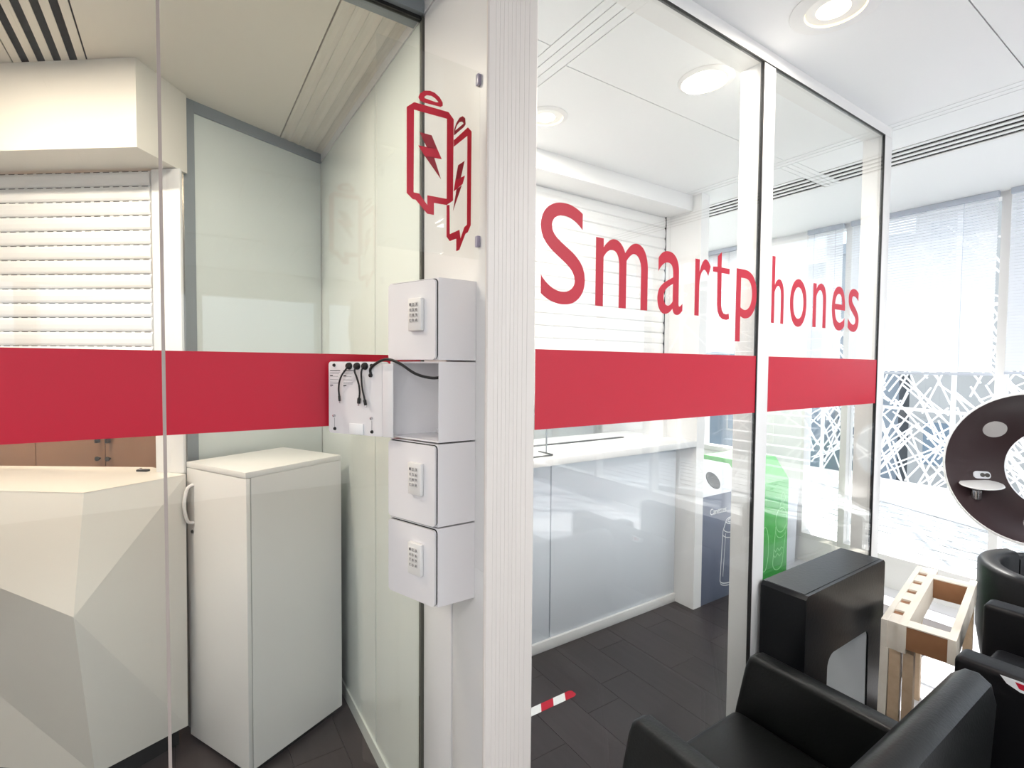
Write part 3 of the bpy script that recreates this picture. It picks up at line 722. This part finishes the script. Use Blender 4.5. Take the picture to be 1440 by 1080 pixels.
# ---- louvre ceiling lights in the lounge behind the viewer (dim ones seen mirrored in the glass, lit ones added unseen as fill)
LP = 12
def louvre(x, y, label, power):
    t = thing('louvre_light', label, 'ceiling light', (x, y, H), 'louvre lights of the lounge ceiling')
    bx(x-.30, x+.30, y-.30, y+.30, H-.012, H-.0005).build('tray', 'louvre' if power else 'louvreoff', t)
    for k in range(6): bx(x-.30+k*.112, x-.26+k*.112, y-.30, y+.30, H-.026, H-.0121).build('louvre_blade', 'white', t)
    if power:
        l = bpy.data.lights.new('louvre_light', 'AREA'); l.shape = 'SQUARE'; l.size = .58; l.energy = power; l.color = (1, .98, .96)
        lo = bpy.data.objects.new('louvre_fill', l); COL.objects.link(lo); lo.parent = t; lo.location = (0, 0, -.03)
louvre(.62, -.55, 'dim louvred ceiling panel mirrored largest in the left glass', 0)
louvre(.35, -2.3, 'dim louvred ceiling panel mirrored lower in the left glass', 0)
louvre(1.2, -2.2, 'dim louvred ceiling panel mirrored nearest the corner line', 0)
louvre(1.88, -1.0, 'added unseen louvred fill lamp behind the viewer nearest the armchair', LP)
louvre(2.35, -2.0, 'added unseen louvred fill lamp behind the viewer, middle of the row', LP)
louvre(2.45, -3.0, 'added unseen louvred fill lamp behind the viewer by the rear windows', LP)
louvre(-1.6, -.3, 'added unseen louvred fill lamp in the lounge left of the viewer', LP*1.3)
louvre(-1.6, -2.2, 'added unseen louvred fill lamp at the rear left of the lounge', LP*1.6)
# kitchen lamp
t = thing('pendant_panel_light', 'warm ceiling lamp in the room behind the wooden cupboards', 'ceiling light', (-1.0, 3.1, H))
bx(-1.2, -.8, 2.95, 3.25, H-.02, H-.0005).build('diffuser', 'lamp', t)
l = bpy.data.lights.new('kitchen_light', 'AREA'); l.size = .35; l.energy = 45; l.color = (1, .78, .55)
lo = bpy.data.objects.new('kitchen_light', l); COL.objects.link(lo); lo.parent = t; lo.location = (0, 0, -.035)
# room light behind booth counter
t = thing('panel_light', 'white ceiling light in the room behind the booth counter', 'ceiling light', (1.9, 2.98, H))
bx(1.5, 2.3, 2.85, 3.11, H-.02, H-.0005).build('diffuser', 'louvre', t)
l = bpy.data.lights.new('back_room_light', 'AREA'); l.size = .5; l.energy = 9; l.color = (.95, .98, 1)
lo = bpy.data.objects.new('back_room_light', l); COL.objects.link(lo); lo.parent = t; lo.location = (0, 0, -.035)

# ================================================================== BLINDS
def blind(y0, y1, zb, label, pitch=.0178, tilt=56, wd=.0222, x=4.02):
    t = thing('venetian_blind', label, 'blind', (x, (y0+y1)/2, zb), 'venetian blinds')
    bx(x-.016, x+.016, y0, y1, H-.034, H-.001).build('head_rail', 'blindrail', t)
    bx(x-.012, x+.012, y0, y1, zb, zb+.016, bev=.003).build('bottom_rail', 'blindrail', t)
    s = MB(); z = zb+.03; c, sn = math.cos(R(tilt)), math.sin(R(tilt))
    while z < H-.036:
        s.obox((x-wd/2*c, y0+.003, z-wd/2*sn), (wd*c, 0, wd*sn), (0, y1-y0-.006, 0), (sn*.0006, 0, -c*.0006)); z += pitch
    tag(s.build('slats', 'blind', t), kind='stuff')
    for f in (.2, .8):
        y = y0+(y1-y0)*f; MB().tube([(x-.0135, y, zb+.01), (x-.0135, y, H-.03)], .0011, 6).build('cord', 'blindrail', t)
    return t
blind(.912, 1.687, 1.465, 'white venetian blind lowered halfway right of the glass partition')
blind(.085, .860, 1.475, 'white venetian blind at the right edge of the photo above the egg shaped pod')
blind(1.738, 1.985, 1.465, 'narrow white venetian blind seen through the glass behind the letters o n e s')
blind(-.742, .033, .42, 'open slatted venetian blind reflected in the right glass pane', pitch=.085, tilt=8, wd=.05)
blind(2.575, 2.905, 1.62, 'blue grey venetian blind in the small far window behind the letter t')

# ================================================================== LOUNGE FURNITURE
# ---- foreground armchair
def armchair(x0, x1, label):
    t = thing('armchair', label, 'armchair', ((x0+x1)/2, .62, 0), 'black leather armchairs')
    yb = .33
    MB().box(x0+.05, x1-.05, yb+.09, .905, .10, .425, bev=.028, seg=4).build('seat', 'leather', t)
    for a, b in ((x0-.012, x0+.05), (x1-.05, x1+.012)):
        p = [(yb, .06), (.925, .06), (.925, .30), (.908, .42), (.880, .565), (.868, .598), (.850, .609), (.45, .602), (.38, .62), (yb, .66)]
        bm = bmesh.new(); vs = [bm.verts.new((a, q[0], q[1])) for q in p]; f = bm.faces.new(vs)
        r = bmesh.ops.extrude_face_region(bm, geom=[f])
        for e in r['geom']:
            if isinstance(e, bmesh.types.BMVert): e.co.x = b
        bmesh.ops.recalc_face_normals(bm, faces=bm.faces[:])
        ed = [e for e in bm.edges if len(e.link_faces) == 2 and e.calc_face_angle() > R(50)]
        bmesh.ops.bevel(bm, geom=ed, offset=.014, segments=3, affect='EDGES', profile=.5)
        bm.verts.index_update()
        MB().add([v.co for v in bm.verts], [[v.index for v in f.verts] for f in bm.faces], True).build('arm', 'leather', t); bm.free()
    # rounded back, fuller at the top
    prof = [(.470, .30), (.455, .50), (.425, .66), (.405, .745), (.392, .785), (.370, .806), (.345, .808), (.322, .792), (.312, .75), (.318, .60), (.330, .40), (.330, .12), (.470, .12)]
    bm = bmesh.new(); vs = [bm.verts.new((x0-.022, q[0], q[1])) for q in prof]; f = bm.faces.new(vs)
    r = bmesh.ops.extrude_face_region(bm, geom=[f])
    for e in r['geom']:
        if isinstance(e, bmesh.types.BMVert): e.co.x = x1+.022
    bmesh.ops.recalc_face_normals(bm, faces=bm.faces[:])
    ed = [e for e in bm.edges if abs(e.verts[0].co.x-e.verts[1].co.x) < 1e-6]
    bmesh.ops.bevel(bm, geom=ed, offset=.026, segments=5, affect='EDGES', profile=.5)
    bm.verts.index_update()
    MB().add([v.co for v in bm.verts], [[v.index for v in f.verts] for f in bm.faces], True).build('backrest', 'leather', t); bm.free()
    for fx in (x0+.03, x1-.03):
        for fy in (.37, .87): MB().lathe([(0, 0), (.016, 0), (.02, .06), (0, .06)], (fx, fy, 0), n=14).build('foot', 'steel', t)
    return t
armchair(.955, 1.512, 'black leather armchair in the foreground facing the glass')

# ---- two box club chairs behind it, backs toward the viewer's left
def club(x0, y1, top, label, depth=.40, width=.60):
    t = thing('club_chair', label, 'armchair', (x0+depth/2, y1-width/2, 0), 'black box club chairs')
    bx(x0, x0+.085, y1-width, y1, .05, top, bev=.016, seg=4).build('backrest', 'leather2', t)
    for a, b in ((y1-.085, y1-.002), (y1-width+.002, y1-width+.085)):
        bx(x0+.086, x0+depth, a, b, .05, top-.10, bev=.016, seg=4).build('arm', 'leather2', t)
    bx(x0+.087, x0+depth, y1-width+.087, y1-.087, .12, .40, bev=.02, seg=4).build('seat', 'leather2', t)
    for fx in (x0+.04, x0+depth-.04):
        for fy in (y1-.045, y1-width+.045): MB().lathe([(0, 0), (.016, 0), (.018, .05), (0, .05)], (fx, fy, 0), n=12).build('foot', 'steel', t)
    return t
cb = club(1.752, .452, .722, 'black box chair with a small sticker behind the foreground armchair')
club(2.225, .505, .722, 'black box chair between the stickered chair and the round tub chair', depth=.37)
lb = thing('sticker', 'small white and red paper sticker hanging on a black chair back', 'sticker', (1.752, .33, .69))
MB().prism([(.358, .716), (.345, .700), (.320, .690), (.29, .690), (.29, .718)], (1.7516, 0, 0), (0, 1, 0), (0, 0, 1), (-.0006, 0, 0)).build('paper', 'print', lb)
MB().prism([(.330, .712), (.322, .698), (.300, .696), (.300, .712)], (1.7509, 0, 0), (0, 1, 0), (0, 0, 1), (-.0003, 0, 0)).build('red_print', 'redsign', lb)

# ---- tub chair
t = thing('tub_chair', 'black round tub chair under the egg shaped pod', 'armchair', (3.06, .395, 0))
cx, cy, ro, ri = 3.06, .395, .315, .24
def arc(r0, r1, z0, z1, a0, a1, n=30):
    vs = []; fs = []; bv = .018
    pr = [(r1-.05, z0), (r1, z1-.30), (r1, z1-bv), (r1-bv*.4, z1-bv*.3), (r1-bv, z1), (r0+bv, z1), (r0+bv*.4, z1-bv*.3), (r0, z1-bv), (r0, z1-.30), (r0, z0)]
    for k in range(n+1):
        a = R(a0+(a1-a0)*k/n)
        for r_, z_ in pr: vs.append((cx+r_*math.cos(a), cy+r_*math.sin(a), z_))
    m_ = len(pr)
    for k in range(n):
        for j in range(m_):
            j2 = (j+1) % m_; fs.append((k*m_+j, (k+1)*m_+j, (k+1)*m_+j2, k*m_+j2))
    fs.append(tuple(range(m_))); fs.append(tuple(range(n*m_, (n+1)*m_))[::-1])
    return MB().add(vs, fs, True)
arc(ri, ro, .04, .668, 60, 205).build('backrest', 'leather2', t)
arc(ri, ro, .04, .650, 206.5, 262).build('arm', 'leather2', t)
arc(ri, ro, .04, .650, 2, 58.5).build('arm', 'leather2', t)
MB().lathe([(0, .10), (.22, .10), (.232, .14), (.232, .38), (.215, .415), (0, .425)], (cx, cy, 0), n=36).build('seat', 'leather2', t)
MB().lathe([(0, 0), (.20, 0), (.22, .02), (.22, .09), (0, .10)], (cx, cy, 0), n=28).build('base', 'black', t)

# ---- black arch side table
t = thing('side_table', 'tall black block side table with an arched opening against the glass', 'table', (1.945, .865, 0))
x0, x1, y0, y1, zt = 1.652, 2.243, .790, .940, .772
hole = [(2.125, 0), (2.118, .505)]
for k in range(7): a = R(0+90*k/6); hole.append((2.118-.03+.03*math.cos(a), .505+.03*math.sin(a)))
for k in range(7): a = R(90+90*k/6); hole.append((1.805+.045+.045*math.cos(a), .490+.045*math.sin(a)))
hole += [(1.800, 0)]
outer = [(x0, 0), (x0, zt-.012), (x0+.012, zt), (x1-.012, zt), (x1, zt-.012), (x1, 0)]
o = MB().prism(outer+hole, (0, y0, 0), (1, 0, 0), (0, 0, 1), (0, y1-y0, 0)).build('block', 'matblack', t)
md = o.modifiers.new('soft_edge', 'BEVEL'); md.width = .006; md.segments = 3; md.limit_method = 'ANGLE'; md.angle_limit = R(40)
bx(x0+.014, x1-.014, y0+.012, y1-.012, zt-.001, zt+.0015).build('top_pad', 'matblack', t)
inn = [(q[0]+(.004 if q[0] < 1.96 else -.004), q[1]-(.004 if q[1] > .5 else 0)) for q in hole]
MB().prism([(q[0]+(.0005 if q[0] < 1.96 else -.0005), q[1]-(.0005 if q[1] > .5 else 0)) for q in hole]+inn[::-1], (0, y0+.006, 0), (1, 0, 0), (0, 0, 1), (0, y1-y0-.012, 0)).build('opening_lining', 'tablelining', t)

# ---- wooden trestle
aw = R(9.5); wu = Vector((math.cos(aw), math.sin(aw), 0)); wv = Vector((math.sin(aw), -math.cos(aw), 0))
Q = Vector((2.100, .746, 0)); ZT = .60
t = thing('wooden_trestle', 'low pale wooden trestle frame with notched rail beside the black table', 'trestle', Q+wu*.38+wv*.1)
L = .722
MB().obox(Q+Vector((0, 0, ZT-.10)), wu*L, wv*.018, (0, 0, .10)).build('outer_rail', 'woodpale', t)
for k in range(6):
    MB().obox(Q+wu*(.004+k*.127)+wv*.0182+Vector((0, 0, ZT-.10)), wu*.083, wv*.030, (0, 0, .099)).build('spacer_block', 'woodpale', t)
for k in range(5):
    MB().obox(Q+wu*(.0875+k*.127)+wv*.0182+Vector((0, 0, ZT-.10)), wu*.0432, wv*.030, (0, 0, .092)).build('notch_block', 'woodbrown', t)
MB().obox(Q+wv*.0484+Vector((0, 0, ZT-.10)), wu*L, wv*.024, (0, 0, .10)).build('inner_rail', 'woodpale', t)
MB().obox(Q+wv*.183+wu*.0+Vector((0, 0, ZT-.085)), wu*(L-.03), wv*.022, (0, 0, .085)).build('side_rail', 'woodpale', t)
for k in (.0, L-.13):
    c0 = MB().obox(Q+wv*.0726+wu*(k+.004)+Vector((0, 0, ZT-.085)), wu*.055, wv*.1102, (0, 0, .0805)).build('cross_rail', 'woodbrown', t)
    MB().obox(Q+wv*.0726+wu*(k+.003)+Vector((0, 0, ZT-.0043)), wu*.057, wv*.1102, (0, 0, .004)).build('cap_strip', 'woodpale', c0)
def leg(u0, v0, su, sv, w=.04, d=.028, mt='wood'):
    a = Q+wu*u0+wv*v0+Vector((0, 0, ZT-.101)); b = a-wu*su-wv*sv; b.z = 0
    U, V = wu*w, wv*d
    vs = [b, b+U, b+U+V, b+V, a, a+U, a+U+V, a+V]
    vs = [Vector(q) for q in vs]
    fs = [(0, 3, 2, 1), (4, 5, 6, 7), (0, 1, 5, 4), (1, 2, 6, 5), (2, 3, 7, 6), (3, 0, 4, 7)]
    fs = [f[::-1] for f in fs]
    MB().add(vs, fs).build('leg', mt, t)
leg(.0, .0, .03, .0, d=.024, mt='woodpale'); leg(.004, .026, .025, -.002, d=.032); leg(.01, .064, .02, -.004, d=.03)
leg(L-.07, .0, -.02, .0, d=.03); leg(L-.09, .17, -.02, 0, d=.03)

# ---- egg-shaped pod
N = Vector((-.95, .25, .10)).normalized(); EC = Vector((3.60, .655, 1.0))
t = thing('egg_pod', 'white shelled ring shaped pod lined in dark brown with a round opening', 'pod', (3.72, .62, 0))
def ring(prof, n=64):
    return MB().lathe(prof, EC, N, n, xdir=(0, 0, 1))
inner = [(.378, .008), (.366, -.012), (.345, -.055), (.318, -.105), (.285, -.150), (.250, -.182), (.222, -.198), (.212, -.206)]
outerp = [(.380, .012), (.392, .006), (.396, -.010), (.388, -.060), (.365, -.12), (.33, -.18), (.285, -.225), (.235, -.240), (.214, -.226), (.2119, -.207)]
ring(inner).build('lining', 'egg', t)
ring([(.3779, .0082)]+outerp).build('shell', 'eggshell', t)
e1 = N.cross(Vector((0, 0, 1))).normalized()
if e1.y < 0: e1 = -e1
e2 = e1.cross(N); e2 = e2 if e2.z > 0 else -e2
def onl(a, f):   # point and normal on lining; a in degrees from the +Y side upwards
    d = e1*math.cos(R(a))+e2*math.sin(R(a)); k = f*(len(inner)-1); i = min(int(k), len(inner)-2); q = k-i
    r_ = inner[i][0]*(1-q)+inner[i+1][0]*q; h_ = inner[i][1]*(1-q)+inner[i+1][1]*q
    tng = (d*(inner[i+1][0]-inner[i][0])+N*(inner[i+1][1]-inner[i][1])).normalized()
    nn = (N-tng*N.dot(tng)); nn = (nn if (-d).dot(nn) > -1 else nn).normalized()
    if nn.dot(N) < 0: nn = -nn
    return EC+d*r_+N*h_, nn, tng
p_, n_, tg = onl(38, .52)
MB().lathe([(0, .005), (.050, .004), (.053, 0)], p_+n_*.002, n_, 28).build('speaker_disc', 'greydisc', t)
p_, n_, tg = onl(-17, .55)
sx = n_.cross(Vector((0, 0, 1))).normalized(); sx = sx if sx.y > 0 else -sx; sy = sx.cross(n_); sy = sy if sy.z > 0 else -sy
pn = MB().prism(rrect(-.04, .04, -.021, .021, .018), p_+n_*.001, sx, sy, n_*.006).build('control_panel', 'silverlid', t)
for q in (-.002, -.024): MB().lathe([(0, .004), (.010, .003), (.012, 0)], p_+n_*.0072+sx*q, n_, 16).build('button', 'knob', pn)
p2 = onl(-29, .55)[0]+Vector((-.07, 0, .01))
tr = MB().lathe([(0, 0), (.085, 0), (.095, .004), (.092, .010), (0, .009)], p2, (-.12, 0, 1), 32).build('tray', 'eggshell', t)
MB().lathe([(0, -.085), (.020, -.083), (.024, -.075), (.024, -.03), (.014, -.025), (.010, -.0005)], p2+Vector((0, .02, 0)), n=20).build('tray_holder', 'steel', tr)
BP = EC-N*.17
MB().tube([(BP.x, BP.y, .03), (BP.x, BP.y, .40), BP+Vector((0, 0, -.345))], [.035, .030, .045], 20).build('stem', 'eggshell', t)
MB().lathe([(0, 0), (.19, 0), (.195, .012), (.18, .022), (.04, .034), (0, .034)], (BP.x, BP.y, 0), n=40).build('base', 'eggshell', t)

# ================================================================== OUTSIDE
tf = struct('floor_terrace', bx(4.2, 8.2, -4, 6, -.14, -.025), 'ground', 'pale terrace outside the windows')
x = 4.2
while x < 6.9:
    bx(x+.010, x+.190, -3.5, 5.5, -.0249, -.002).build('deck_board', 'deck', tf); x += .2
kd = Vector((-.37, -.929, 0)); kn = Vector((.929, -.37, 0)); KS = Vector((7.35, 4.2, 0))
struct('trim_8', MB().obox(KS+Vector((0, 0, 0)), kd*8, kn*.12, (0, 0, .07), bev=.004), 'lattice', 'white kerb at the terrace edge')
t = thing('lattice_screen', 'white criss-cross lattice screen along the terrace edge', 'screen', KS+kd*3.2+kn*.05)
rnd = random.Random(11)
bar = None
for k in range(290):
    s_ = rnd.uniform(1.0, 4.2) if k % 5 < 3 else rnd.uniform(.4, 6.6); z_ = rnd.uniform(.08, 1.9 if k % 5 < 3 else 2.7); a = R(rnd.choice((1, -1))*rnd.uniform(25, 70)); ln = rnd.uniform(.5, 1.1)
    c_ = KS+kd*s_+kn*(.05+.03*(k % 4))+Vector((0, 0, z_)); d_ = (kd*math.cos(a)+Vector((0, 0, math.sin(a))))
    e_ = d_*ln/2
    if (c_-e_).z < .075 or (c_+e_).z < .075: 
        c_.z += ln/2
    pr_ = d_.cross(kn).normalized()
    MB().obox(c_-e_-pr_*.0065, d_*ln, pr_*.013, kn*.012).build('lattice_bar', 'lattice', t)
for k in range(9): MB().obox(KS+kd*(.2+k*.8)+kn*.06+Vector((0, 0, .071)), kd*.03, kn*.03, (0, 0, 3.0)).build('post', 'lattice', t)
for z_ in (1.05, 2.1): MB().obox(KS+kd*.2+kn*.095+Vector((0, 0, z_)), kd*6.5, kn*.02, (0, 0, .03)).build('rail', 'lattice', t)
struct('floor_street', bx(8.2, 60, -40, 50, -6.2, -6.0), 'ground', 'street far below the terrace')
def building(x0, x1, y0, y1, z1, mt, label):
    t = thing('building', label, 'building', ((x0+x1)/2, (y0+y1)/2, -6))
    bx(x0, x1, y0, y1, -6, z1).build('walls', mt, t)
    bx(x0-.2, x1, y0-.2, y1+.2, z1+.001, z1+.4).build('cornice', mt, t)
    y = y0+.8
    while y < y1-1.5:
        z = -4.5
        while z < z1-1.8:
            f = bx(x0-.06, x0-.001, y, y+1.3, z, z+1.5).build('window', 'bldA', t); bx(x0-.08, x0-.0605, y+.1, y+1.2, z+.1, z+1.4).build('window_glass', 'bldwin', f); z += 3
        y += 2.4
    return t
building(19, 27, -1.0, 6.2, 8.5, 'bldA', 'cream building across the street left of the egg pod')
building(22, 30, 7.5, 20, 6.0, 'bldB', 'grey blue building further left beyond the lattice screen')
building(20, 28, -16, -3, 5.0, 'bldB', 'grey blue building to the right beyond the lattice screen')
